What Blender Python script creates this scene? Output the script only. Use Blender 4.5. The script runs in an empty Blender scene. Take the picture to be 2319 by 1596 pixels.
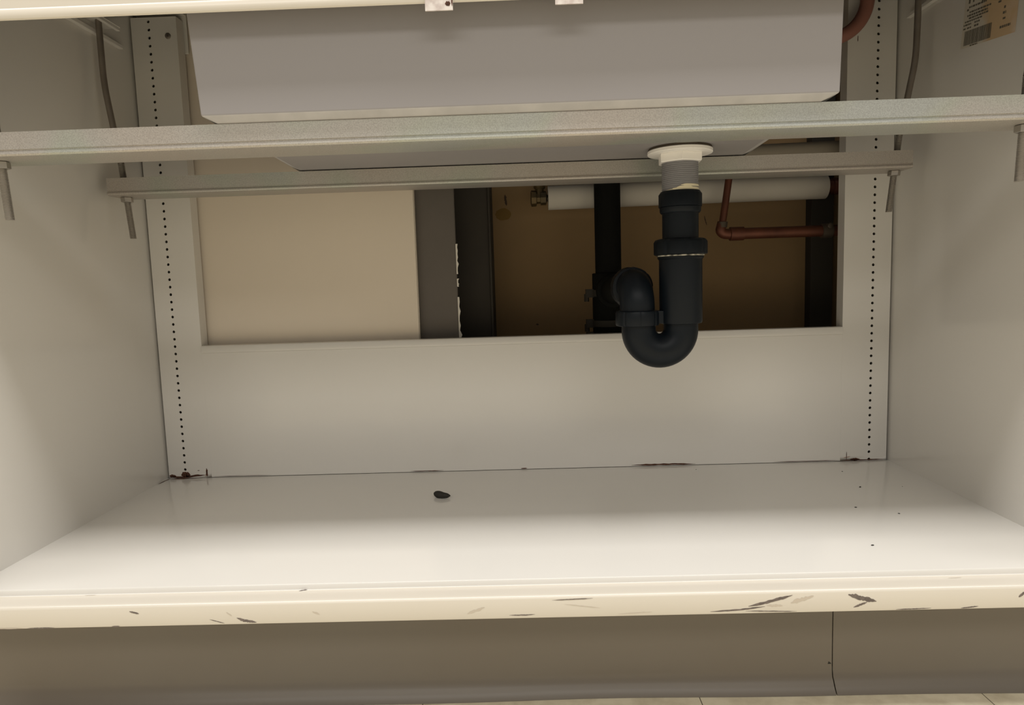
import bpy, bmesh, math, random
from mathutils import Vector, Matrix

S = bpy.context.scene
C = S.collection
PI = math.pi

# ------------------------------------------------------------------ camera
cam_d = bpy.data.cameras.new('camera')
cam = bpy.data.objects.new('camera', cam_d)
C.objects.link(cam)
cam.location = (0.011004, -1.157843, 0.324768)
cam.rotation_mode = 'XYZ'
cam.rotation_euler = (1.466845, 0.031553, 0.018198)
cam_d.sensor_fit = 'HORIZONTAL'
cam_d.sensor_width = 36.0
cam_d.lens = 36.0 * 1550.0 / 2319.0
cam_d.clip_start = 0.02
S.camera = cam

# ------------------------------------------------------------------ world, lamps, exposure
S.view_settings.view_transform = 'Standard'
S.view_settings.look = 'None'
S.view_settings.exposure = 0.0
S.view_settings.gamma = 1.0
S.view_settings.use_curve_mapping = False
w = bpy.data.worlds.new('room_light')
S.world = w
w.use_nodes = True
bg = w.node_tree.nodes['Background']
bg.inputs[0].default_value = (1.0, 0.94, 0.85, 1)
bg.inputs[1].default_value = 0.44


def lamp(name, loc, sx, sy, power, col):
    d = bpy.data.lights.new(name, 'AREA')
    d.shape = 'RECTANGLE'
    d.size, d.size_y = sx, sy
    d.energy = power
    d.color = col
    o = bpy.data.objects.new(name, d)
    o.location = loc
    C.objects.link(o)
    return o


# ceiling troffers of the room in front of the cabinet (they point straight down)
lamp('ceiling_troffer_near', (0.0, -1.04, 2.45), 4.4, 0.46, 80, (1.0, 0.98, 0.955))
lamp('ceiling_troffer_far', (0.0, -3.4, 2.45), 4.0, 0.90, 54, (1.0, 0.965, 0.91))


# ------------------------------------------------------------------ materials
def mat(name, col, rough=0.5, metal=0.0, spec=0.5, coat=0.0, noise=None, bump=None):
    """noise=(scale, amount, second colour)   bump=(scale, strength)"""
    m = bpy.data.materials.new(name)
    m.use_nodes = True
    nt = m.node_tree
    b = nt.nodes['Principled BSDF']
    b.inputs['Base Color'].default_value = (*col, 1)
    b.inputs['Roughness'].default_value = rough
    b.inputs['Metallic'].default_value = metal
    b.inputs['Specular IOR Level'].default_value = spec
    b.inputs['Coat Weight'].default_value = coat
    b.inputs['Coat Roughness'].default_value = 0.12
    tc = nt.nodes.new('ShaderNodeTexCoord')
    if noise:
        n = nt.nodes.new('ShaderNodeTexNoise')
        n.inputs['Scale'].default_value = noise[0]
        n.inputs['Detail'].default_value = 5
        nt.links.new(tc.outputs['Object'], n.inputs['Vector'])
        r = nt.nodes.new('ShaderNodeValToRGB')
        r.color_ramp.elements[0].position = 0.5 - noise[1]
        r.color_ramp.elements[1].position = 0.5 + noise[1]
        r.color_ramp.elements[0].color = (*noise[2], 1)
        r.color_ramp.elements[1].color = (*col, 1)
        nt.links.new(n.outputs['Fac'], r.inputs[0])
        nt.links.new(r.outputs[0], b.inputs['Base Color'])
    if bump:
        n2 = nt.nodes.new('ShaderNodeTexNoise')
        n2.inputs['Scale'].default_value = bump[0]
        n2.inputs['Detail'].default_value = 3
        nt.links.new(tc.outputs['Object'], n2.inputs['Vector'])
        bp_ = nt.nodes.new('ShaderNodeBump')
        bp_.inputs['Strength'].default_value = bump[1]
        bp_.inputs['Distance'].default_value = 0.002
        nt.links.new(n2.outputs['Fac'], bp_.inputs['Height'])
        nt.links.new(bp_.outputs[0], b.inputs['Normal'])
    return m


M = {}
M['enamel'] = mat('white_enamel', (0.74, 0.71, 0.655), 0.16, coat=0.3, noise=(5, 0.35, (0.715, 0.685, 0.63)), bump=(14, 0.04))
M['cream'] = mat('cream_enamel', (0.675, 0.62, 0.530), 0.28, coat=0.2, noise=(9, 0.4, (0.655, 0.60, 0.510)))
M['sinkgrey'] = mat('grey_epoxy_resin', (0.300, 0.281, 0.278), 0.55, noise=(4, 0.4, (0.287, 0.268, 0.264)), bump=(60, 0.05))
M['sinkedge'] = mat('scraped_resin_edge', (0.49, 0.470, 0.455), 0.6, noise=(40, 0.3, (0.38, 0.365, 0.355)), bump=(120, 0.15))
M['black'] = mat('black_plastic', (0.0062, 0.0090, 0.0125), 0.42, spec=0.2, noise=(12, 0.3, (0.0045, 0.0068, 0.0096)))
M['abs'] = mat('dull_black_pipe', (0.007, 0.007, 0.0058), 0.85, spec=0.1)
M['whiteplastic'] = mat('white_plastic', (0.88, 0.85, 0.80), 0.4)
M['greyplastic'] = mat('grey_threaded_plastic', (0.25, 0.245, 0.25), 0.45)
M['tape'] = mat('cream_sealant', (0.72, 0.65, 0.46), 0.6)
M['gasket'] = mat('brown_rubber_gasket', (0.05, 0.035, 0.02), 0.7)
M['seal'] = mat('pale_seal_ring', (0.60, 0.57, 0.46), 0.5, noise=(160, 0.12, (0.05, 0.05, 0.045)))
M['drywall'] = mat('painted_drywall', (0.76, 0.665, 0.54), 0.85, noise=(6, 0.4, (0.73, 0.64, 0.52)))
M['brownwall'] = mat('brown_paper_board', (0.25, 0.16, 0.075), 0.9, noise=(7, 0.35, (0.215, 0.138, 0.062)))
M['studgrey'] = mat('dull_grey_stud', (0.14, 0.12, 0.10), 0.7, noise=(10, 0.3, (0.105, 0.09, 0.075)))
M['studdark'] = mat('dark_stud_and_shade', (0.035, 0.028, 0.018), 0.8, noise=(12, 0.3, (0.022, 0.017, 0.012)))
M['paper'] = mat('torn_white_paper', (0.7, 0.66, 0.58), 0.9)
M['stain'] = mat('brown_water_stain', (0.17, 0.10, 0.022), 0.9)
M['darkstain'] = mat('dark_drip', (0.05, 0.03, 0.015), 0.8)
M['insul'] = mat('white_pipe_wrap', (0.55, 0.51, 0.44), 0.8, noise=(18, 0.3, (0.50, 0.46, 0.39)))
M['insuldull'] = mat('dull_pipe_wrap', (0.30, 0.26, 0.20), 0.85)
M['copper'] = mat('tarnished_copper', (0.17, 0.058, 0.030), 0.5, metal=0.5, noise=(25, 0.3, (0.08, 0.028, 0.016)))
M['brass'] = mat('old_brass', (0.13, 0.085, 0.03), 0.5, metal=0.5, noise=(60, 0.3, (0.035, 0.03, 0.015)))
M['solder'] = mat('solder_ring', (0.085, 0.065, 0.045), 0.6, metal=0.4)
M['redhose'] = mat('red_brown_hose', (0.30, 0.13, 0.095), 0.5)
M['steel'] = mat('plated_steel', (0.42, 0.39, 0.35), 0.38, metal=0.75)
M['roddark'] = mat('dull_steel_rod', (0.30, 0.26, 0.22), 0.5, metal=0.6, noise=(30, 0.3, (0.2, 0.17, 0.14)))
M['strike'] = mat('pitted_plated_strike', (0.72, 0.66, 0.61), 0.45, metal=0.2, noise=(130, 0.12, (0.55, 0.47, 0.43)))
M['hole'] = mat('hole_shade_and_dirt', (0.03, 0.027, 0.02), 0.8)
M['standardshade'] = mat('channel_shade_strip', (0.20, 0.175, 0.135), 0.8)
M['rust'] = mat('brown_rust', (0.12, 0.045, 0.022), 0.9, noise=(300, 0.2, (0.04, 0.016, 0.009)))
M['rustpale'] = mat('pale_rust', (0.36, 0.23, 0.17), 0.8)
M['scuff'] = mat('dark_scuff', (0.20, 0.16, 0.135), 0.7, noise=(200, 0.2, (0.10, 0.08, 0.07)))
M['scufffaint'] = mat('faint_scuff', (0.56, 0.49, 0.40), 0.6)
M['rubber'] = mat('taupe_rubber_base', (0.165, 0.145, 0.118), 0.34, noise=(3, 0.4, (0.150, 0.122, 0.090)), bump=(9, 0.15))
M['ink'] = mat('black_print', (0.13, 0.115, 0.09), 0.8)
M['dirt'] = mat('dark_debris', (0.022, 0.019, 0.014), 0.75, bump=(400, 0.3))
M['counter'] = mat('black_resin_top', (0.03, 0.03, 0.03), 0.5)


def galvanised():
    m = bpy.data.materials.new('galvanised_steel')
    m.use_nodes = True
    nt = m.node_tree
    b = nt.nodes['Principled BSDF']
    b.inputs['Metallic'].default_value = 0.55
    tc = nt.nodes.new('ShaderNodeTexCoord')
    n = nt.nodes.new('ShaderNodeTexNoise')
    n.inputs['Scale'].default_value = 800
    n.inputs['Detail'].default_value = 4
    nt.links.new(tc.outputs['Object'], n.inputs['Vector'])
    r = nt.nodes.new('ShaderNodeValToRGB')
    r.color_ramp.elements[0].position = 0.36
    r.color_ramp.elements[1].position = 0.62
    r.color_ramp.elements[0].color = (0.38, 0.355, 0.318, 1)
    r.color_ramp.elements[1].color = (0.475, 0.45, 0.405, 1)
    nt.links.new(n.outputs['Fac'], r.inputs[0])
    # faint bluish and greenish passivation patches
    n2 = nt.nodes.new('ShaderNodeTexNoise')
    n2.inputs['Scale'].default_value = 7
    n2.inputs['Detail'].default_value = 1
    nt.links.new(tc.outputs['Object'], n2.inputs['Vector'])
    r2 = nt.nodes.new('ShaderNodeValToRGB')
    e = r2.color_ramp.elements
    e[0].position, e[0].color = 0.36, (0.93, 1.0, 1.03, 1)
    e[1].position, e[1].color = 0.66, (1.03, 0.99, 0.975, 1)
    k = e.new(0.46); k.color = (0.95, 1.015, 0.97, 1)
    k = e.new(0.52); k.color = (1, 1, 1, 1)
    nt.links.new(n2.outputs['Fac'], r2.inputs[0])
    mx = nt.nodes.new('ShaderNodeMix')
    mx.data_type = 'RGBA'
    mx.blend_type = 'MULTIPLY'
    mx.inputs[0].default_value = 1
    nt.links.new(r.outputs[0], mx.inputs[6])
    nt.links.new(r2.outputs[0], mx.inputs[7])
    nt.links.new(mx.outputs[2], b.inputs['Base Color'])
    rr = nt.nodes.new('ShaderNodeMapRange')
    rr.inputs[3].default_value = 0.36
    rr.inputs[4].default_value = 0.58
    nt.links.new(n.outputs['Fac'], rr.inputs[0])
    nt.links.new(rr.outputs[0], b.inputs['Roughness'])
    bm_ = nt.nodes.new('ShaderNodeBump')
    bm_.inputs['Strength'].default_value = 0.12
    bm_.inputs['Distance'].default_value = 0.001
    nt.links.new(n.outputs['Fac'], bm_.inputs['Height'])
    nt.links.new(bm_.outputs[0], b.inputs['Normal'])
    return m


M['galv'] = galvanised()


def tile_floor():
    m = bpy.data.materials.new('vinyl_floor_tile')
    m.use_nodes = True
    nt = m.node_tree
    b = nt.nodes['Principled BSDF']
    b.inputs['Roughness'].default_value = 0.5
    tc = nt.nodes.new('ShaderNodeTexCoord')
    mp = nt.nodes.new('ShaderNodeMapping')
    mp.inputs['Location'].default_value = (0.1220, 0.18, 0)
    nt.links.new(tc.outputs['Object'], mp.inputs['Vector'])
    br = nt.nodes.new('ShaderNodeTexBrick')
    br.offset = 0
    br.inputs['Scale'].default_value = 1
    br.inputs['Brick Width'].default_value = 0.3215
    br.inputs['Row Height'].default_value = 0.3215
    br.inputs['Mortar Size'].default_value = 0.0006
    br.inputs['Mortar Smooth'].default_value = 0.3
    br.inputs['Mortar'].default_value = (0.10, 0.085, 0.055, 1)
    nt.links.new(mp.outputs[0], br.inputs['Vector'])
    n = nt.nodes.new('ShaderNodeTexNoise')
    n.inputs['Scale'].default_value = 45
    n.inputs['Detail'].default_value = 6
    nt.links.new(tc.outputs['Object'], n.inputs['Vector'])
    r = nt.nodes.new('ShaderNodeValToRGB')
    r.color_ramp.elements[0].position = 0.3
    r.color_ramp.elements[1].position = 0.6
    r.color_ramp.elements[0].color = (0.66, 0.59, 0.44, 1)
    r.color_ramp.elements[1].color = (0.84, 0.77, 0.60, 1)
    nt.links.new(n.outputs['Fac'], r.inputs[0])
    nt.links.new(r.outputs[0], br.inputs['Color1'])
    nt.links.new(r.outputs[0], br.inputs['Color2'])
    nt.links.new(br.outputs['Color'], b.inputs['Base Color'])
    return m


M['tile'] = tile_floor()


def label_paper():
    """off-white label stock with a brown damp stain on one side"""
    m = bpy.data.materials.new('stained_label_paper')
    m.use_nodes = True
    nt = m.node_tree
    b = nt.nodes['Principled BSDF']
    b.inputs['Roughness'].default_value = 0.8
    tc = nt.nodes.new('ShaderNodeTexCoord')
    n = nt.nodes.new('ShaderNodeTexNoise')
    n.inputs['Scale'].default_value = 30
    n.inputs['Detail'].default_value = 4
    nt.links.new(tc.outputs['Object'], n.inputs['Vector'])
    sx = nt.nodes.new('ShaderNodeSeparateXYZ')
    nt.links.new(tc.outputs['Object'], sx.inputs[0])
    a = nt.nodes.new('ShaderNodeMath'); a.operation = 'MULTIPLY_ADD'
    a.inputs[1].default_value = -12.0
    a.inputs[2].default_value = 0.0
    nt.links.new(sx.outputs['Y'], a.inputs[0])
    s = nt.nodes.new('ShaderNodeMath'); s.operation = 'ADD'
    nt.links.new(a.outputs[0], s.inputs[0])
    nt.links.new(n.outputs['Fac'], s.inputs[1])
    r = nt.nodes.new('ShaderNodeValToRGB')
    # label runs from Y = -0.16 to -0.27 in world, cabinet origin at Y = -0.23
    e = r.color_ramp.elements
    e[0].position, e[0].color = 0.05, (0.60, 0.55, 0.46, 1)
    e[1].position, e[1].color = 0.75, (0.62, 0.45, 0.27, 1)
    k = e.new(0.30); k.color = (0.58, 0.42, 0.25, 1)
    k = e.new(0.95); k.color = (0.68, 0.55, 0.42, 1)
    nt.links.new(s.outputs[0], r.inputs[0])
    nt.links.new(r.outputs[0], b.inputs['Base Color'])
    return m


M['label'] = label_paper()


# ------------------------------------------------------------------ mesh builder
class MB:
    """collects shapes in world coordinates; build() links them as ONE mesh object"""

    def __init__(self):
        self.v, self.f, self.m = [], [], []

    def add(self, vs, fs, mi=0):
        o = len(self.v)
        self.v += [tuple(x) for x in vs]
        for f in fs:
            self.f.append([i + o for i in f])
            self.m.append(mi)
        return self

    def box(self, x0, x1, y0, y1, z0, z1, mi=0):
        v = [(x, y, z) for z in (z0, z1) for y in (y0, y1) for x in (x0, x1)]
        return self.add(v, [(0, 2, 3, 1), (4, 5, 7, 6), (0, 1, 5, 4), (2, 6, 7, 3), (0, 4, 6, 2), (1, 3, 7, 5)], mi)

    def rings(self, rs, mi=0, cap0=True, cap1=True):
        n = len(rs[0])
        v = [p for r in rs for p in r]
        f = []
        for i in range(len(rs) - 1):
            for j in range(n):
                k = (j + 1) % n
                f.append((i * n + j, i * n + k, (i + 1) * n + k, (i + 1) * n + j))
        if cap0:
            f.append(tuple(reversed(range(n))))
        if cap1:
            f.append(tuple(range((len(rs) - 1) * n, len(rs) * n)))
        return self.add(v, f, mi)

    def lathe(self, base, axis, prof, n=40, mi=0, phase=0.0, mod=None):
        """prof = [(distance along axis, radius)]; mod(angle) scales the radius"""
        a = Vector(axis).normalized()
        u = a.orthogonal().normalized()
        if abs(a.z) > 0.9:
            u = Vector((1, 0, 0))
        w_ = a.cross(u)
        b = Vector(base)
        rs = []
        for (t, r) in prof:
            ring = []
            for j in range(n):
                th = 2 * PI * j / n + phase
                k = r * (mod(th) if mod else 1)
                ring.append(tuple(b + a * t + (u * math.cos(th) + w_ * math.sin(th)) * k))
            rs.append(ring)
        return self.rings(rs, mi)

    def tube(self, path, rad, n=24, mi=0):
        P = [Vector(p) for p in path]
        if not hasattr(rad, '__len__'):
            rad = [rad] * len(P)
        rs = []
        t0 = (P[1] - P[0]).normalized()
        u = t0.orthogonal().normalized()
        for i, p in enumerate(P):
            t = (P[min(i + 1, len(P) - 1)] - P[max(i - 1, 0)]).normalized()
            u = (u - t * u.dot(t)).normalized()
            v_ = t.cross(u)
            rs.append([tuple(p + (u * math.cos(2 * PI * j / n) + v_ * math.sin(2 * PI * j / n)) * rad[i]) for j in range(n)])
        return self.rings(rs, mi)

    def extrude_x(self, prof, xs, mi=0, shift=None):
        """closed (y, z) profile swept along the x stations"""
        rs = []
        for x in xs:
            rs.append([(x, y + (shift(x, y, z)[0] if shift else 0), z + (shift(x, y, z)[1] if shift else 0)) for (y, z) in prof])
        return self.rings(rs, mi)

    def mark(self, pts, thick, put, seed=0, mi=1, seg=14, jag=0.45):
        """irregular tapering streak; pts are 2-D, put(a, b) places them on a surface"""
        rnd = random.Random(seed)
        P = [Vector(p) for p in pts]
        L = [0]
        for i in range(1, len(P)):
            L.append(L[-1] + (P[i] - P[i - 1]).length)
        up, dn = [], []
        for i in range(seg + 1):
            s = L[-1] * i / seg
            k = 1
            while k < len(P) - 1 and L[k] < s:
                k += 1
            q = (s - L[k - 1]) / max(1e-9, L[k] - L[k - 1])
            p = P[k - 1].lerp(P[k], q)
            t = (P[k] - P[k - 1]).normalized()
            nrm = Vector((-t.y, t.x))
            tap = min(1, 4 * i / seg + 0.12, 4 * (seg - i) / seg + 0.12)
            up.append(p + nrm * thick * 0.5 * tap * (1 - jag * rnd.random()))
            dn.append(p - nrm * thick * 0.5 * tap * (1 - jag * rnd.random()))
        vs = [put(*p) for p in up] + [put(*p) for p in dn]
        n = seg + 1
        self.add(vs, [(i, i + 1, n + i + 1, n + i) for i in range(seg)], mi)
        return self

    def build(self, name, mats, parent=None, smooth=35, bevel=None):
        if not isinstance(mats, (list, tuple)):
            mats = [mats]
        off = Vector((0, 0, 0))
        p = parent
        while p is not None:
            off += p.location
            p = p.parent
        me = bpy.data.meshes.new(name)
        me.from_pydata([tuple(Vector(q) - off) for q in self.v], [], self.f)
        for mm in mats:
            me.materials.append(mm)
        for pl, mi in zip(me.polygons, self.m):
            pl.material_index = mi
        bm = bmesh.new()
        bm.from_mesh(me)
        bmesh.ops.remove_doubles(bm, verts=bm.verts, dist=1e-6)
        bmesh.ops.recalc_face_normals(bm, faces=bm.faces)
        bm.to_mesh(me)
        bm.free()
        if smooth:
            me.shade_smooth()
            me.set_sharp_from_angle(angle=math.radians(smooth))
        o = bpy.data.objects.new(name, me)
        C.objects.link(o)
        if parent is not None:
            o.parent = parent
        if bevel:
            b = o.modifiers.new('bevel', 'BEVEL')
            b.width = bevel
            b.segments = 2
            b.limit_method = 'ANGLE'
        return o


def thing(name, label, cat, loc, group=None):
    o = bpy.data.objects.new(name, None)
    o.empty_display_size = 0.05
    o.location = loc
    C.objects.link(o)
    return tag(o, label, cat, group)


def tag(o, label, cat, group=None, kind=None):
    o['label'] = label
    o['category'] = cat
    if group:
        o['group'] = group
    if kind:
        o['kind'] = kind
    return o


def struct(o):
    o['kind'] = 'structure'
    return o


FL = -0.1620        # room floor
WX = 0.6238         # inside half width of the cabinet
YF = -0.4641        # front plane of the rails

# ================================================================== SETTING
fl = MB()
fl.add([(-3, -4.5, FL), (3, -4.5, FL), (3, 0.2, FL), (-3, 0.2, FL)], [(0, 1, 2, 3)])
struct(fl.build('floor', M['tile'], smooth=None))

# building wall behind the cabinet: the near sheet of drywall, cut open at the right
wl = MB()
wl.box(-2.2, -0.1745, 0.030, 0.0427, FL, 1.2)                 # left sheet, cut edge seen in the opening
wl.box(-0.1745, 0.66, 0.030, 0.0427, 0.84, 1.2)               # above the cut-out
wl.box(0.66, 2.2, 0.030, 0.0427, FL, 1.2)                     # right of the cut-out
wl.box(-0.1745, 0.66, 0.030, 0.0427, FL, 0.05)                # below the cut-out
struct(wl.build('wall_back', M['drywall'], smooth=None, bevel=0.0008))
# the far sheet of the same wall seen through the cut-out, brown paper side
wf = MB()
wf.box(-0.9, 1.2, 0.200, 0.213, FL, 1.2, 0)
wf.box(-0.9, -0.887, 0.043, 0.200, FL, 1.2, 0)  # unseen side and top caps, added to seal the cavity against light
wf.box(1.187, 1.2, 0.043, 0.200, FL, 1.2, 0)
wf.box(-0.9, 1.2, 0.043, 0.200, 1.187, 1.2, 0)
yw = 0.1996
# round stain, drip and small marks on the paper
n = 22
wf.add([(-0.0268 + 0.0153 * math.cos(2 * PI * i / n) * (1 + .06 * math.sin(3 * i)), yw, 0.4547 + 0.0117 * math.sin(2 * PI * i / n) * (1 + .06 * math.cos(5 * i))) for i in range(n)], [tuple(range(n))], 1)
wf.mark([(-0.0222, 0.4925), (-0.0212, 0.4812), (-0.0196, 0.471)], 0.0055, lambda a, b: (a, yw - .0002, b), 3, 2)
wf.mark([(0.3639, 0.4394), (0.3659, 0.4302), (0.3690, 0.420)], 0.0022, lambda a, b: (a, yw - .0002, b), 4, 2)
wf.mark([(0.0314, 0.2377), (0.0366, 0.2377)], 0.004, lambda a, b: (a, yw - .0002, b), 5, 2, seg=6)
struct(wf.build('wall_cavity', [M['brownwall'], M['stain'], M['darkstain']], smooth=None))

# studs standing inside the wall
s1 = thing('wall_stud', 'wide grey wall stud beside the cut drywall edge in the back opening', 'stud', (-0.14, 0.06, FL), 'studs inside the wall')
g = MB(); g.box(-0.235, -0.1065, 0.0440, 0.0520, FL, 1.18)
g.box(-0.222, -0.213, 0.0520, 0.199, FL, 1.18)
g.build('stud_face', M['studgrey'], s1, smooth=None, bevel=0.002)
g = MB()
rnd = random.Random(8)
for (za, zb) in ((0.225, 0.300), (0.318, 0.332), (0.340, 0.392)):
    zs = [za + (zb - za) * i / 9 for i in range(10)]
    rs = []
    for i, z in enumerate(zs):
        ww = 0.0012 + 0.0026 * rnd.random() * (1.6 if i == 1 and za < .3 else 1)
        x = -0.1065
        rs.append([(x - .0006, .0425, z), (x + ww, .0420, z), (x + ww, .0438, z), (x - .0006, .0440, z)])
    g.rings(rs)
tp = g.build('torn_paper_edge', M['paper'], s1, smooth=None)
tp['label'] = 'ragged white torn paper along the stud edge'

s2 = MB(); s2.box(-0.118, -0.0515, 0.100, 0.199, FL, 1.18)  # fills the dark gap; its shade is put into the colour
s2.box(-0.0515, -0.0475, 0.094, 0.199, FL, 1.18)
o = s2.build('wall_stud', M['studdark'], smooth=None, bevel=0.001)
tag(o, 'dark wall stud directly right of the wide grey stud, coloured as the shaded gap', 'stud', 'studs inside the wall')
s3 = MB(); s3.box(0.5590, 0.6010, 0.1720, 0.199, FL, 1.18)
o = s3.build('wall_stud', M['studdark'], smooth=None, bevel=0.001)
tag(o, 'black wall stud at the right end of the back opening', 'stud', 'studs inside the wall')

# rubber cove base along the toe kick, two lengths meeting at a joint
cove = [(-0.3905, -0.040), (-0.3935, -0.041), (-0.3940, -0.060), (-0.3940, -0.110), (-0.3945, -0.138), (-0.3962, -0.1460),
        (-0.3992, -0.1500), (-0.4015, -0.1540), (-0.4050, -0.1585), (-0.4080, -0.1615), (-0.4075, FL), (-0.3905, FL)]


def wav(x, y, z):
    k = max(0.0, min(1.0, (-z - 0.120) / 0.03))
    return (k * (0.0018 * math.sin(x * 7.0 + 0.6) + 0.0011 * math.sin(x * 17.0)), 0.0)


def joint_dirt(mb):
    pf = lambda a, b: (a, -0.39445, b)
    return mb.mark([(0.3525, -0.128), (0.3560, -0.138), (0.3562, -0.145)], 0.006, pf, 2, 1, seg=8)


b1 = MB(); b1.extrude_x(cove, [-0.655 + (0.3562 + 0.655) * i / 60 for i in range(61)], shift=wav)
joint_dirt(b1)
struct(b1.build('baseboard_left', [M['rubber'], M['hole']]))
b2 = MB(); b2.extrude_x(cove, [0.3575 + (0.655 - 0.3575) * i / 30 for i in range(31)], shift=wav)
struct(b2.build('baseboard_right', M['rubber']))

# ================================================================== CABINET
cab = thing('sink_cabinet', 'open white enamelled steel sink base cabinet with cream front rails', 'cabinet', (0, -0.23, FL))

# side panels
for sx in (-1, 1):
    g = MB()
    x0, x1 = (-0.655, -WX) if sx < 0 else (WX, 0.655)
    sp_ = [(YF + .002, -0.0300), (YF + .002, 0.790), (0.0285, 0.790), (0.0285, FL), (-0.372, FL), (-0.372, -0.0300)]
    g.extrude_x(sp_, [x0, x1])
    g.build('side_panel', M['enamel'], cab, smooth=None, bevel=0.0015)

# bottom panel with its step down to the cream lip
g = MB()
prof = [(0.0, 0.0), (-0.4355, 0.0), (-0.4368, -0.0004), (-0.4375, -0.0014), (-0.4377, -0.0065),
        (-0.4420, -0.0068), (-0.4420, -0.020), (0.0, -0.020)]
g.extrude_x(prof, [-WX, WX])
pz = lambda a, b: (a, b, 0.0002)
g.mark([(-0.6120, -0.0030), (-0.5990, -0.0055), (-0.5870, -0.0045)], 0.006, pz, 11, 2)
g.mark([(-0.6180, -0.0010), (-0.6210, -0.018), (-0.6225, -0.034)], 0.0035, pz, 12, 1, seg=10)
g.mark([(-0.6200, -0.0030), (-0.5600, -0.0020)], 0.0042, pz, 13, 1)
g.mark([(0.530, -0.0012), (0.6200, -0.0012)], 0.0022, pz, 14, 1)
g.mark([(-0.555, -0.0010), (-0.546, -0.0014)], 0.0016, pz, 15, 1, seg=6)
g.build('bottom_panel', [M['enamel'], M['rust'], M['rustpale']], cab)

g = MB()
lip = [(-0.4377, -0.0066), (-0.4615, -0.0066), (-0.4634, -0.0072), (-0.4648, -0.0086), (-0.4654, -0.0105), (-0.4655, -0.0290),
       (-0.4650, -0.0308), (-0.4630, -0.0315), (-0.4420, -0.0315), (-0.4420, -0.0200), (-0.4377, -0.0200)]
g.extrude_x(lip, [-0.655 + 1.31 * i / 20 for i in range(21)])
pf = lambda a, b: (a, -0.46562, b)
dark = [([(-0.4224, -0.0139), (-0.4120, -0.0167)], .0022), ([(-0.3069, -0.0236), (-0.2996, -0.0267), (-0.2860, -0.0290)], .0034),
        ([(-0.5349, -0.0305), (-0.5050, -0.0305)], .0012), ([(-0.4427, -0.0303), (-0.4343, -0.0303)], .0014),
        ([(-0.3365, -0.0247), (-0.3203, -0.0295)], .0010), ([(-0.0157, -0.0272), (0.0020, -0.0273), (0.0119, -0.0268)], .0014),
        ([(0.0300, -0.0116), (0.0733, -0.0104)], .0012), ([(0.2362, -0.0230), (0.2537, -0.0193), (0.2821, -0.0117)], .0036),
        ([(0.1963, -0.0280), (0.2265, -0.0266), (0.2537, -0.0235)], .0020), ([(0.2330, -0.0280), (0.2869, -0.0296)], .0012),
        ([(0.3399, -0.0123), (0.3520, -0.0160), (0.3693, -0.0205)], .0058), ([(0.3456, -0.0265), (0.3597, -0.0212)], .0026),
        ([(0.3897, -0.0299), (0.4262, -0.0292)], .0013), ([(0.4568, -0.0300), (0.4749, -0.0282)], .0016),
        ([(0.5159, -0.0192), (0.5231, -0.0131)], .0030), ([(0.5350, -0.0170), (0.5470, -0.0150)], .0020)]
for i, (p, t) in enumerate(dark):
    g.mark(p, t, pf, 30 + i, 1, seg=22, jag=0.4)
faint = [([(-0.2254, -0.0185), (-0.2175, -0.0217)], .0022), ([(-0.0602, -0.0245), (-0.0412, -0.0178)], .0034),
         ([(0.0425, -0.0162), (0.0810, -0.0213)], .0009), ([(0.2803, -0.0202), (0.3041, -0.0130)], .0055),
         ([(-0.318, -0.0170), (-0.312, -0.0215)], .0014), ([(0.255, -0.0225), (0.272, -0.0230)], .0030),
         ([(-0.57, -0.0300), (-0.54, -0.0303)], .0012), ([(0.10, -0.0285), (0.135, -0.0270)], .0012)]
for i, (p, t) in enumerate(faint):
    g.mark(p, t, pf, 60 + i, 2, seg=12, jag=0.7)
# chip in the enamel on the step
g.mark([(-0.2470, -0.4410), (-0.2420, -0.4392), (-0.2385, -0.4383)], .0026, lambda a, b: (a, b, -0.0064), 80, 1, seg=8)
g.mark([(-0.486, -0.4405), (-0.474, -0.4400)], .0012, lambda a, b: (a, b, -0.0064), 81, 2, seg=8)
g.mark([(0.455, -0.4450), (0.470, -0.4440)], .0012, lambda a, b: (a, b, -0.0064), 82, 2, seg=8)
lp = g.build('bottom_rail', [M['cream'], M['scuff'], M['scufffaint']], cab)
lp['label'] = 'cream lower front rail with dark scuffs'

g = MB(); g.box(-0.655, 0.655, -0.3900, -0.3720, FL, -0.0200)
g.build('toe_kick', M['enamel'], cab, smooth=None)

# low back panel with a folded hem along the opening
g = MB()
XL, XR = -0.54545, 0.54245
hem = [(0.0, 0.0007), (0.0, 0.2178), (-0.0022, 0.2190), (-0.0026, 0.2215), (-0.0018, 0.2290), (-0.0006, 0.2308), (0.0015, 0.2314),
       (0.0120, 0.2314), (0.0120, 0.0007)]
g.extrude_x(hem, [XL, XR])
pb = lambda a, b: (a, -0.00025, b)
g.mark([(0.186, 0.0026), (0.240, 0.0028), (0.2959, 0.0022)], 0.0034, pb, 21, 1, seg=22)
g.mark([(-0.1965, 0.0020), (-0.1388, 0.0020)], 0.0016, pb, 22, 1)
g.mark([(-0.005, 0.0020), (0.006, 0.0020)], 0.0020, pb, 23, 1, seg=6)
g.mark([(0.43, 0.0018), (0.542, 0.0018)], 0.0013, pb, 24, 1)
g.mark([(-0.545, 0.0018), (-0.44, 0.0018)], 0.0008, pb, 25, 1)
g.build('back_panel', [M['enamel'], M['rust']], cab)


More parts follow.
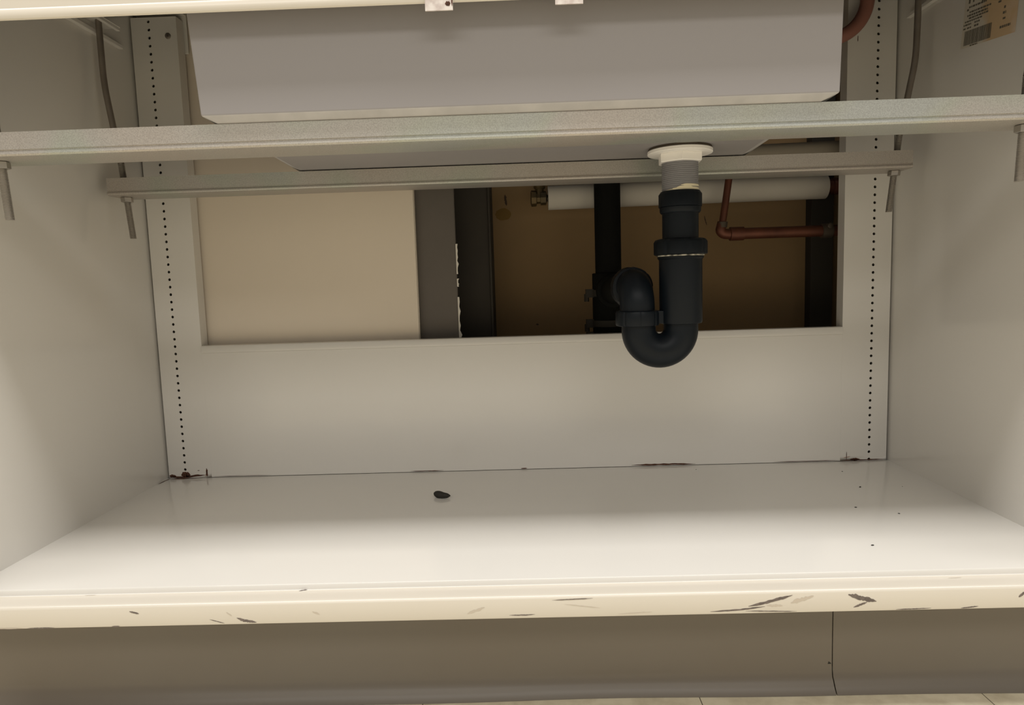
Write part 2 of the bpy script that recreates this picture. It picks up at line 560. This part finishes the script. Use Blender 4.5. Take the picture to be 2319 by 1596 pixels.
# perforated shelf standards, each hole real
def standard(x0, x1, xh, ztop, idx0, marks):
    g = MB()
    P = 0.0127
    z0 = 0.7646
    hw = P / 2
    N = 16
    r = 0.00235

    def sq(k, zc, zb, zt):
        a = 2 * PI * k / N
        c, s = math.cos(a), math.sin(a)
        m_ = max(abs(c), abs(s))
        x = c / m_ * hw
        z = s / m_
        return (xh + x, 0.0, zc + (z * (zt - zc) if z > 0 else z * (zc - zb)))

    for i in range(idx0, 61):
        zc = z0 - P * i
        zt = ztop if i == idx0 else zc + hw
        zb = 0.0002 if i == 60 else zc - hw
        out = [sq(k, zc, zb, zt) for k in range(N)]
        inn = [(xh + r * math.cos(2 * PI * k / N), 0.0, zc + r * math.sin(2 * PI * k / N)) for k in range(N)]
        dep = [(x, 0.0016, z) for (x, y, z) in inn]
        fs = []
        for k in range(N):
            q = (k + 1) % N
            fs.append((k, q, N + q, N + k))
            fs.append((N + k, N + q, 2 * N + q, 2 * N + k))
        g.add(out + inn + dep, fs)
        for (xa, xb) in ((x0, xh - hw), (xh + hw, x1)):
            g.add([(xa, 0, zb), (xb, 0, zb), (xb, 0, zt), (xa, 0, zt)], [(0, 1, 2, 3)])
    # returns, back and added dark strip of the channel
    zb = 0.0002
    for xa in (x0, x1):
        g.add([(xa, 0, zb), (xa, 0.0235, zb), (xa, 0.0235, ztop), (xa, 0, ztop)], [(0, 1, 2, 3)])
    g.add([(x0, 0.0235, zb), (x1, 0.0235, zb), (x1, 0.0235, ztop), (x0, 0.0235, ztop)], [(0, 1, 2, 3)])
    g.add([(x0, 0, ztop), (x1, 0, ztop), (x1, 0.0235, ztop), (x0, 0.0235, ztop)], [(0, 1, 2, 3)])
    # added strip behind the holes, shade of the channel put into its colour
    g.add([(xh - .006, 0.0090, zb), (xh + .006, 0.0090, zb), (xh + .006, 0.0090, ztop), (xh - .006, 0.0090, ztop)], [(0, 1, 2, 3)], 3)
    for (p, t, mi, sd) in marks:
        g.mark(p, t, pb, sd, mi)
    return g.build('shelf_standard', [M['enamel'], M['rust'], M['rustpale'], M['standardshade']], cab)


sL = standard(-0.6205, -0.5455, -0.5914, 0.7715, 0,
              [([(-0.6200, 0.0024), (-0.5950, 0.0018), (-0.5720, 0.0040), (-0.5560, 0.0050)], 0.0044, 1, 41),
               ([(-0.6200, 0.0050), (-0.6080, 0.0040)], 0.0060, 1, 42),
               ([(-0.5990, 0.0050), (-0.5905, 0.0075), (-0.5830, 0.0050)], 0.0110, 1, 43),
               ([(-0.5534, 0.0020), (-0.5536, 0.0168)], 0.0034, 1, 44),
               ([(-0.5560, 0.0020), (-0.5535, 0.0120)], 0.0018, 2, 45),
               ([(-0.5700, 0.0130), (-0.5660, 0.0132)], 0.0013, 1, 46)])
sR = standard(0.5425, 0.6205, 0.5914, 0.7885, 0,
              [([(0.5430, 0.0018), (0.6200, 0.0018)], 0.0022, 1, 51),
               ([(0.5590, 0.0030), (0.5760, 0.0028)], 0.0052, 1, 52),
               ([(0.5532, 0.0010), (0.5533, 0.0169)], 0.0013, 1, 53),
               ([(0.5480, 0.0060), (0.5600, 0.0080)], 0.0016, 2, 54),
               ([(0.5585, 0.7000), (0.5583, 0.6900)], 0.0016, 1, 55)])
g = MB()
g.lathe((-0.5605, 0.0004, 0.7412), (0, -1, 0), [(0, 0.0050), (0.0012, 0.0048), (0.0020, 0.0036), (0.0021, 0.0016), (0.0008, 0.0014)], 16)
sc = g.build('screw', M['roddark'], sL)
sc['label'] = 'dark screw head near the top'
# folded flange behind the top of the left standard
g = MB(); g.box(-0.6205, -0.540, 0.0240, 0.0270, 0.72, 0.789)
g.box(-0.6205, -0.5400, -0.012, 0.0240, 0.7800, 0.789)
g.build('top_flange', M['enamel'], cab, smooth=None, bevel=0.001)

# countertop support strips along the side walls
for (sx) in (-1, 1):
    for (xa, xb, za, zb, ya, yb) in ((WX - .0002, WX - .0075, 0.7110, 0.7172, -0.430, -0.0345), (0.6040, 0.5985, 0.7250, 0.7300, -0.40, -0.072)):
        g = MB()
        a, b = sorted((sx * xa, sx * xb))
        g.box(a, b, ya, yb, za, zb)
        if xa < 0.61:
            c, d = sorted((sx * xb, sx * WX))
            g.box(c, d, ya, yb, zb - .0012, zb)
        g.build('support_strip', M['enamel'], cab, smooth=None, bevel=0.0008)

# upper front rail
g = MB()
tr = [(YF, 0.6060), (YF - .0011, 0.6045), (YF - .0013, 0.5985), (YF - .0006, 0.5962), (YF + .0010, 0.5952), (YF + .0026, 0.5956),
      (YF + .0036, 0.5975), (YF + .0038, 0.7500), (-0.4475, 0.7600), (-0.4475, 0.7900), (YF, 0.7900)]
g.extrude_x(tr, [-0.655, 0.655])
tp = g.build('top_rail', M['cream'], cab)
tp['label'] = 'cream upper front rail'

# door catch strikes screwed to the rail
for (xc, rust) in ((-0.0638, True), (0.0618, False)):
    g = MB()
    x0, x1 = xc - .0134, xc + .0134
    zb, zt, yf, yk = 0.5880 - (0.0012 if rust else 0), 0.6240, YF - .0032, YF - .0015
    N = 16
    hc = (xc + (0.003 if rust else 0.0018), 0.6065)
    rr_ = 0.0080
    rs_o, rs_i = [], []
    for k in range(N):
        a = 2 * PI * k / N
        c, s = math.cos(a), math.sin(a)
        m_ = max(abs(c), abs(s))
        px = c / m_
        pz_ = s / m_
        rs_o.append((x1 if px > .999 else x0 if px < -.999 else xc + px * .0134, yf, hc[1] + (pz_ * (zt - hc[1]) if pz_ > 0 else pz_ * (hc[1] - zb))))
        rs_i.append((hc[0] + rr_ * c, yf, hc[1] + rr_ * s))
    bk_o = [(x, yk, z) for x, y, z in rs_o]
    bk_i = [(x, yk, z) for x, y, z in rs_i]
    fs = []
    for k in range(N):
        q = (k + 1) % N
        fs += [(k, q, N + q, N + k), (N + k, N + q, 3 * N + q, 3 * N + k), (k, 2 * N + k, 2 * N + q, q), (2 * N + k, 3 * N + k, 3 * N + q, 2 * N + q)]
    g.add(rs_o + rs_i + bk_o + bk_i, fs)
    g.add([(hc[0] - .009, yk, hc[1] - .009), (hc[0] + .009, yk, hc[1] - .009), (hc[0] + .009, yk, hc[1] + .009), (hc[0] - .009, yk, hc[1] + .009)], [(0, 1, 2, 3)], 1)  # dark plate stands in for the shade inside the hole
    if rust:
        g.mark([(xc + .0060, 0.5925), (xc + .0112, 0.5930)], 0.0050, lambda a, b: (a, yf - .0002, b), 5, 2, seg=8, jag=.3)
        g.mark([(xc + .0124, 0.6040), (xc + .0128, 0.5900)], 0.0016, lambda a, b: (a, yf - .0002, b), 6, 2, seg=8)
    ck = g.build('catch_strike', [M['strike'], M['hole'], M['rust']], cab, smooth=None)
    ck['label'] = 'pitted metal strike with a rust spot' if rust else 'pale metal strike'

# stained paper label on the right side panel, tilted; print too blurred to read
g = MB()
O = Vector((-0.1605, 0.6235)); U = Vector((-0.994, -0.125)).normalized(); V = Vector((U.y, -U.x))
lab = lambda u, v, h=0.00035: (WX - h, *(O + U * u + V * v))
g.add([lab(0, 0), lab(.108, 0), lab(.108, .085), (lab(0, .085))], [(0, 1, 2, 3)])
rnd = random.Random(4)


def pr(u0, u1, v0, v1):
    g.add([lab(u0, v0, .0005), lab(u1, v0, .0005), lab(u1, v1, .0005), lab(u0, v1, .0005)], [(0, 1, 2, 3)], 1)


u = 0.006
while u < 0.0610:                      # bar code
    wd = rnd.choice((.0004, .0006, .0010, .0014))
    pr(u, min(u + wd, .0615), .0030, .0215)
    u += wd + rnd.choice((.00035, .0004, .0007))
for (v0, ua, ub, hh) in ((.0005, .020, .036, .0016), (.0240, .002, .008, .0020), (.0240, .010, .020, .0020), (.0240, .025, .034, .0024),
                         (.0285, .002, .020, .0022), (.0285, .025, .036, .0022), (.0325, .004, .040, .0020), (.0360, .012, .052, .0022),
                         (.0395, .008, .050, .0024), (.0435, .012, .056, .0022), (.0470, .006, .010, .0026), (.0500, .010, .046, .0024),
                         (.0560, .008, .013, .0090), (.0560, .017, .020, .0090), (.0520, .036, .048, .0100),
                         (.0100, .078, .098, .0030), (.0200, .082, .087, .0024), (.0265, .081, .087, .0030), (.0330, .082, .086, .0030),
                         (.0420, .070, .076, .0024)):
    u = ua
    while u < ub - .001:               # words of a row
        wd = min(rnd.uniform(.002, .006), ub - u)
        pr(u, u + wd, v0, v0 + hh)
        u += wd + .0009
pl = g.build('paper_label', [M['label'], M['ink']], cab, smooth=None)
pl['label'] = 'brown-stained paper label with a bar code'

# counter the sink hangs under, unseen, blocks light from above
ct = MB()
ct.box(-0.70, -0.342, -0.50, 0.0280, 0.7905, 0.8200)
ct.box(0.364, 0.70, -0.50, 0.0280, 0.7905, 0.8200)
ct.box(-0.342, 0.364, -0.50, -0.4405, 0.7905, 0.8200)
ct.box(-0.342, 0.364, -0.048, 0.0280, 0.7905, 0.8200)
o = ct.build('countertop', M['counter'], smooth=None, bevel=0.002)
tag(o, 'unseen black resin worktop over the sink, blocking light from above', 'countertop')

# ================================================================== SINK
sk = thing('sink', 'large grey resin sink basin hanging inside the cabinet on two bars', 'sink', (0, -0.24, 0.497))
g = MB()


def ring4(a, b, c, d):
    return [a, b, c, d]


zB = 0.4972
R0 = [(-0.3035, -0.4305, zB), (0.3190, -0.4305, zB), (0.3370, -0.060, zB), (-0.3185, -0.060, zB)]
R1 = [(-0.3172, -0.4372, .5040), (0.3350, -0.4372, .5040), (0.3530, -0.053, .5032), (-0.3325, -0.053, .5032)]
R2 = [(-0.3365, -0.4395, .7895), (0.3425, -0.4395, .7895), (0.3600, -0.049, .7895), (-0.3520, -0.049, .7895)]
R3 = [(-0.3200, -0.4240, .7895), (0.3260, -0.4240, .7895), (0.3440, -0.064, .7895), (-0.3360, -0.064, .7895)]
R4 = [(-0.3040, -0.4200, .5160), (0.3200, -0.4200, .5160), (0.3380, -0.070, .5140), (-0.3200, -0.070, .5140)]
g.rings([R0, R1], 1, False, False)
g.add(R0, [(0, 1, 2, 3)], 0)
g.rings([R1, R2, R3, R4], 0, False, True)
g.mark([(0.180, -0.262), (0.189, -0.250), (0.199, -0.245)], 0.0020, lambda a, b: (a, b, zB - .0003), 7, 2, seg=8, jag=.2)
bs = g.build('basin', [M['sinkgrey'], M['sinkedge'], M['paper']], sk, smooth=None, bevel=0.0012)

# ================================================================== SUPPORT BARS AND HANGER RODS
bar_prof = [(0.0, 0.0255), (0.0, 0.0075), (0.0010, 0.0066), (0.0010, 0.0056), (-0.0006, 0.0044), (-0.0008, 0.0026), (0.0004, 0.0008), (0.0026, 0.0),
            (0.0530, 0.0), (0.0550, 0.0016), (0.0550, 0.0255)]


def bar(yf, zb, x0, x1, label):
    g = MB()
    g.extrude_x([(yf + y, zb + z) for y, z in bar_prof], [x0 + (x1 - x0) * i / 12 for i in range(13)])
    o = g.build('support_bar', M['galv'])
    return tag(o, label, 'bar', 'galvanised bars carrying the sink')


bar(-0.4290, 0.4715, -0.6060, 0.5870, 'nearer galvanised steel bar spanning the cabinet under the sink front edge')
bar(-0.1310, 0.4700, -0.6060, 0.5795, 'rear galvanised steel bar behind the drain, with both square ends visible')


def rod(y, pts, znut, label, threads):
    """pts: (x, z) from top to bottom"""
    t = thing('hanger_rod', label, 'rod', (pts[-1][0], y, pts[-1][1]), 'bent threaded rods hanging the bars')
    R = 0.0046
    # smooth bent shank down to the bar
    P = [Vector((x, y, z)) for x, z in pts]
    path = [P[0]]
    for i in range(1, len(P) - 1):
        a, b, c = P[i - 1], P[i], P[i + 1]
        for k in range(7):
            q = k / 6
            p0 = b + (a - b).normalized() * 0.02
            p2 = b + (c - b).normalized() * 0.02
            path.append(p0.lerp(b, q).lerp(b.lerp(p2, q), q))
    last = P[-2].lerp(P[-1], 0.02)
    g = MB()
    zj = znut + 0.05
    up = [p for p in path if p.z > zj]
    a, b = P[-2], P[-1]
    # junction on the lowest straight run
    d = (b - a).normalized()
    j = a + d * ((a.z - zj) / -d.z)
    g.tube(up + [j], R * 0.96, 18)
    g.build('shank', M['roddark'], t, smooth=50)
    # threaded end
    L = (b - j).length
    prof = [(0, R * .9)]
    nt_ = int(L / 0.0014)
    for k in range(nt_):
        prof += [(L * (k + .25) / nt_, R * .86), (L * (k + .75) / nt_, R * 1.04)]
    prof += [(L, R * .84)]
    g = MB()
    g.lathe(j, d, prof, 20)
    g.build('threaded_end', M['steel'], t, smooth=60)
    # hex nut under the bar
    c = a + d * ((a.z - znut) / -d.z)
    g = MB()
    g.lathe(c, d, [(-0.0002, 0.0070), (0.0006, 0.0086), (0.0070, 0.0086), (0.0078, 0.0072)], 6, phase=0.35)
    g.build('hex_nut', M['steel'], t, smooth=20)
    return t


rod(-0.1080, [(-0.6095, 0.789), (-0.6095, 0.640), (-0.5905, 0.471), (-0.5855, 0.4075)], 0.4697,
    'bent threaded rod through the left end of the rear bar', 1)
rod(-0.1080, [(0.5945, 0.789), (0.5920, 0.632), (0.5650, 0.470), (0.5580, 0.4095)], 0.4697,
    'bent threaded rod through the right end of the rear bar', 1)
rod(-0.4060, [(-0.5750, 0.789), (-0.5740, 0.640), (-0.5545, 0.471), (-0.5510, 0.4085)], 0.4712,
    'threaded rod under the nearer bar at the left edge of the picture', 1)
rod(-0.4060, [(0.5600, 0.789), (0.5590, 0.632), (0.5415, 0.471), (0.5390, 0.4130)], 0.4712,
    'threaded rod under the nearer bar at the right edge of the picture', 1)

# ================================================================== DRAIN TRAP
tx, ty = 0.2272, -0.2000
tr_ = thing('drain_trap', 'black plastic P-trap hanging from the sink outlet by a white flange nut', 'drain pipe', (tx, ty, 0.198))
up = (0, 0, 1)
g = MB(); g.lathe((tx, ty, .4942), up, [(0, .0405), (.0004, .0420), (.0026, .0420), (.0030, .0405)], 48)
g.build('gasket', M['gasket'], tr_)
g = MB(); g.lathe((tx, ty, .4885), up, [(0, .0400), (.0004, .0428), (.0012, .0434), (.0048, .0434), (.0056, .0425)], 56)
fn = g.build('flange', M['whiteplastic'], tr_)
g = MB(); g.lathe((tx, ty, .4770), up, [(0, .0300), (.0010, .0312), (.0116, .0312)], 6, phase=0.42)
g.build('flange_nut', M['whiteplastic'], tr_, smooth=20, bevel=0.0006)
g = MB()
prof = [(0, .0236)]
nth = 17
for k in range(nth):
    z = .042 * k / nth
    prof += [(z + .0006, .0238), (z + .0011, .0246), (z + .0017, .0246), (z + .0022, .0238)]
prof += [(.0425, .0236)]
g.lathe((tx, ty, .4355), up, prof, 40)
th = g.build('threaded_tailpiece', M['greyplastic'], tr_, smooth=50)
# old sealant smeared on the lowest threads
g = MB()
for (z, a0, a1, r0) in ((.4392, -2.75, 0.10, .0250), (.4424, -1.95, -1.05, .0250), (.4412, -2.2, 0.2, .0248), (.4452, -1.75, -0.3, .0249)):
    N = 20
    rs = []
    for k in range(N + 1):
        a = a0 + (a1 - a0) * k / N
        tp_ = min(1, 5 * k / N + .15, 5 * (N - k) / N + .15)
        hh = .0015 * tp_
        ca, sa = math.cos(a), math.sin(a)
        rs.append([(tx + q * ca, ty + q * sa, z + dz) for q, dz in ((.0240, -hh), (r0, -hh), (r0, hh), (.0240, hh))])
    g.rings(rs)
g.build('sealant', M['tape'], th, smooth=40)


def ribs(nr, d, wdt=0.16):
    def f(th):
        q = (th * nr / (2 * PI)) % 1.0
        return 1 - d * (1 if q < wdt else 0)
    return f


g = MB(); g.lathe((tx, ty, .4180), up, [(0, .0282), (.0005, .0290), (.0170, .0290), (.0195, .0272), (.0212, .0262), (.0214, .0245)], 72, mod=ribs(6, .018, .12))
g.build('coupling_nut', M['black'], tr_, smooth=40)
g = MB(); g.lathe((tx, ty, .4095), up, [(0, .0255), (.0012, .0268), (.0026, .0276), (.0080, .0278), (.0084, .0260)], 48)
g.build('collar', M['black'], tr_)
g = MB(); g.lathe((tx, ty, .3560), up, [(0, .0244), (.0555, .0244)], 48)
g.build('inlet_pipe', M['black'], tr_)
g = MB(); g.lathe((tx, ty, .3535), up, [(0, .0345), (.0010, .0362), (.0170, .0362), (.0205, .0340), (.0218, .0300), (.0218, .0250)], 96, phase=.2, mod=ribs(8, .03, .10))
g.build('slip_nut', M['black'], tr_, smooth=40)
g = MB(); g.lathe((tx, ty, .3508), up, [(0.0004, .0300), (.0010, .0322), (.0019, .0324), (.0026, .0318)], 56)
g.build('seal_ring', M['seal'], tr_)
# trap body: wide inlet leg and the U bend
R, rt = 0.0294, 0.0236
cx, cz = 0.1977, 0.2510
g = MB(); g.lathe((tx, ty, .2590), up, [(0, .0262), (.0006, .0284), (.0030, .0292), (.0880, .0292), (.0900, .0312), (.0918, .0312), (.0920, .0280)], 56)
g.build('inlet_leg', M['black'], tr_)
path = [(cx + R, ty, .2640)] + [(cx + R * math.cos(-PI * k / 28), ty, cz + R * math.sin(-PI * k / 28)) for k in range(29)] + [(cx - R, ty, .2640)]
rad = [rt] + [rt + 0.0006 * math.sin(PI * k / 28) for k in range(29)] + [rt]
g = MB(); g.tube(path, rad, 40)
g.build('u_bend', M['black'], tr_, smooth=60)
lx = 0.1668
g = MB(); g.lathe((lx, ty, .2572), up, [(0, .0262), (.0008, .0294), (.0030, .0303), (.0180, .0303), (.0205, .0292), (.0216, .0250)], 96, phase=.35, mod=ribs(8, .03, .10))
g.build('slip_nut', M['black'], tr_, smooth=40)
# tab between the two legs
g = MB(); g.box(0.190, 0.2020, -0.2120, -0.1960, 0.2600, 0.2775)
g.build('brace_tab', M['black'], tr_, smooth=None, bevel=0.001)
# outlet elbow turning to the wall, and the arm
zc, yc, Re = 0.2850, -0.1730, 0.0270
path = [(lx, ty, .2760)] + [(lx - .0012 * k / 16, yc - Re * math.cos(PI / 2 * k / 16), zc + Re * math.sin(PI / 2 * k / 16)) for k in range(17)] + [(lx - .0012, -0.150, zc + Re)]
g = MB(); g.tube(path, 0.0240, 40)
g.build('elbow', M['black'], tr_, smooth=60)
g = MB(); g.lathe((lx - .001, -0.1720, zc + Re - .0020), (0, 1, 0), [(0, .0255), (.0010, .0288), (.0200, .0300), (.0220, .0280)], 72, mod=ribs(8, .02, .1))
g.build('slip_nut', M['black'], tr_, smooth=40)
g = MB(); g.tube([(lx - .001, -0.15, zc + Re - .0015), (0.1655, -0.05, .3080), (0.1655, 0.0444, .3022)], 0.0225, 36)
g.build('trap_arm', M['abs'], tr_, smooth=60)

# ================================================================== PIPES INSIDE THE WALL
vx, vy = 0.1640, 0.1000
vs = thing('drain_stack', 'vertical black drain pipe inside the wall behind the trap', 'drain pipe', (vx, vy, FL))
g = MB(); g.lathe((vx, vy, FL), up, [(0, .0235), (0.95, .0235)], 40)
g.build('pipe', M['abs'], vs)
g = MB()
g.lathe((vx - .001, vy, .2150), up, [(0, .0262), (.0008, .0285), (.1180, .0285), (.1190, .0262)], 40)
g.lathe((0.1655, 0.110, .3020), (0, -1, 0), [(0, .0240), (.0400, .0270), (.0440, .0285), (.0640, .0285), (.0650, .0215)], 40)
g.build('tee', M['abs'], vs)
for (zc_, r_) in ((.2430, .0302), (.2980, .0302)):
    g = MB()
    g.lathe((vx - .001, vy, zc_ - .006), up, [(0, .0288), (.0004, r_), (.0116, r_), (.0120, .0288)], 40)
    cl = g.build('hose_clamp', M['studdark'], vs)
    g = MB()
    g.box(vx - .0420, vx - .0280, vy - .0080, vy + .0060, zc_ - .0075, zc_ + .0075)
    g.lathe((vx - .0405, vy - .001, zc_ - .0150), up, [(0, .0045), (.0140, .0045)], 6)
    g.build('clamp_screw', M['studdark'], cl, smooth=20)
g = MB(); g.box(vx - .0420, vx - .0200, vy - .0060, vy + .0060, .2180, .2270)
g.build('clamp_screw', M['studdark'], vs, smooth=None, bevel=0.001)

ip = thing('insulated_pipe', 'white wrapped pipe running across the cavity behind the trap', 'pipe', (0.32, 0.146, 0.479))
g = MB(); g.tube([(0.0595, 0.147, 0.4770), (0.30, 0.147, 0.4790), (0.5730, 0.147, 0.4805)], 0.0222, 40)
g.build('insulation', M['insul'], ip, smooth=60)
g = MB()
g.lathe((0.0615, 0.147, 0.4770), (-1, 0, 0), [(0, .0060), (.0040, .0062), (.0060, .0130), (.0160, .0130), (.0165, .0100), (.0230, .0100), (.0240, .0145), (.0330, .0150), (.0345, .0115)], 8)
g.lathe((0.0440, 0.147, 0.4770), up, [(0, .0080), (.0160, .0080), (.0190, .0110), (.0230, .0110)], 12)
g.build('brass_valve', M['brass'], ip, smooth=25)
g = MB(); g.tube([(0.5715, 0.147, 0.4805), (0.66, 0.147, 0.4810), (0.80, 0.147, 0.4815)], 0.0135, 28)
g.lathe((0.5850, 0.147, .4806), (1, 0, 0), [(0, .0135), (.0005, .0155), (.0150, .0155), (.0155, .0135)], 28)
g.build('copper_end', M['copper'], ip, smooth=50)

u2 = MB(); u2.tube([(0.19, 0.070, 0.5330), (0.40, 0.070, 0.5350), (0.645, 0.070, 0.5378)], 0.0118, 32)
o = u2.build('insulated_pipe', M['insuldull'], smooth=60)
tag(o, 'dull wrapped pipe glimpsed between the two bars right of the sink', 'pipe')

cp = thing('copper_pipe', 'thin copper pipe dropping to an elbow and running right in the cavity', 'pipe', (0.366, 0.088, 0.399))
g = MB(); g.tube([(0.3805, 0.088, 0.508), (0.3730, 0.088, 0.4550), (0.3655, 0.088, 0.405)], 0.0062, 20)
g.build('riser', M['copper'], cp, smooth=50)
g = MB()
pth = [(0.3668, 0.088, 0.4170), (0.3645, 0.088, 0.4080)] + [(0.3740 - .0100 * math.cos(PI / 2 * k / 8), 0.088, 0.4045 - .0080 * math.sin(PI / 2 * k / 8)) for k in range(9)] + [(0.3860, 0.088, 0.3960)]
g.tube(pth, [.0085, .0085] + [.0092] * 9 + [.0098], 24)
g.build('elbow', M['copper'], cp, smooth=60)
g = MB(); g.lathe((0.3672, 0.088, 0.4180), (-0.12, 0, -1), [(0, .0072), (.0004, .0090), (.0100, .0090), (.0105, .0075)], 24)
g.build('solder_ring', M['solder'], cp, smooth=50)
g = MB(); g.tube([(0.3840, 0.088, 0.3962), (0.4600, 0.088, 0.3962), (0.70, 0.088, 0.3965)], 0.0100, 28)
g.lathe((0.3800, 0.088, .3962), (1, 0, 0), [(0, .0105), (.0004, .0122), (.0240, .0122), (.0245, .0102)], 28)
g.build('run', M['copper'], cp, smooth=50)
g = MB(); g.lathe((0.5420, 0.088, .3965), (1, 0, 0), [(0, .0102), (.0004, .0125), (.0180, .0125), (.0184, .0102)], 28)
g.lathe((0.5520, 0.088, .4040), (0, -1, 0), [(0, .0050), (.0160, .0050), (.0170, .0035)], 12)
g.build('pipe_clamp', M['solder'], cp, smooth=40)

rh = MB()
pts = []
for k in range(15):
    a = PI * 0.5 * k / 14
    pts.append((0.4980 + 0.0620 * math.cos(a) , -0.0260, 0.7470 - 0.0600 * math.sin(a)))
rh.tube([(0.5615, -0.0260, 0.7890)] + pts + [(0.47, -0.026, 0.687), (0.40, -0.026, 0.687)], 0.0105, 24)
o = rh.build('supply_hose', M['redhose'], smooth=60)
tag(o, 'red-brown supply hose curving down behind the right side of the sink', 'hose')

# ================================================================== DEBRIS ON THE CABINET BOTTOM
g = MB()
rnd = random.Random(2)
a, b = Vector((-0.1370, -0.1400, 0.0056)), Vector((-0.1110, -0.1500, 0.0042))
prof = [.0012, .0038, .0050, .0055, .0055, .0052, .0047, .0043, .0040, .0036, .0024, .0008]
path, rad = [], []
for i, r_ in enumerate(prof):
    q = i / (len(prof) - 1)
    p = a.lerp(b, q)
    path.append((p.x, p.y - .003 * math.sin(PI * q), p.z))
    rad.append(r_)
g.tube(path, rad, 14)
o = g.build('debris_lump', M['dirt'], smooth=70)
tag(o, 'dark bean-shaped lump lying on the white cabinet bottom', 'debris')
specks = [(0.5065, -0.1455, .0038, 'flat dark speck on the cabinet bottom nearest the right standard'),
          (0.4137, -0.3678, .0034, 'small dark speck at the bright front part of the cabinet bottom'),
          (0.4575, -0.2346, .0030, 'speck at the shadow edge in front of the right standard'),
          (0.5012, -0.2628, .0026, 'tiny speck on the shadow edge near the right side panel'),
          (0.5180, -0.0620, .0022, 'tiny speck below the rust line at the right standard'),
          (0.5680, -0.1480, .0016, 'minute speck between the right standard and the right side panel'),
          (0.2900, -0.0280, .0018, 'minute speck just in front of the middle rust line')]
sp = []
for i, (x, y, r_, lb) in enumerate(specks):
    g = MB()
    g.lathe((x, y, 0.0001), up, [(0, r_ * .36), (r_ * .15, r_ * .48), (r_ * .3, r_ * .24)], 7, mod=lambda th, i=i: 1 + .35 * math.sin(2 * th + i))
    o = g.build('debris_speck', M['dirt'])
    tag(o, lb, 'debris', 'specks on the cabinet bottom')
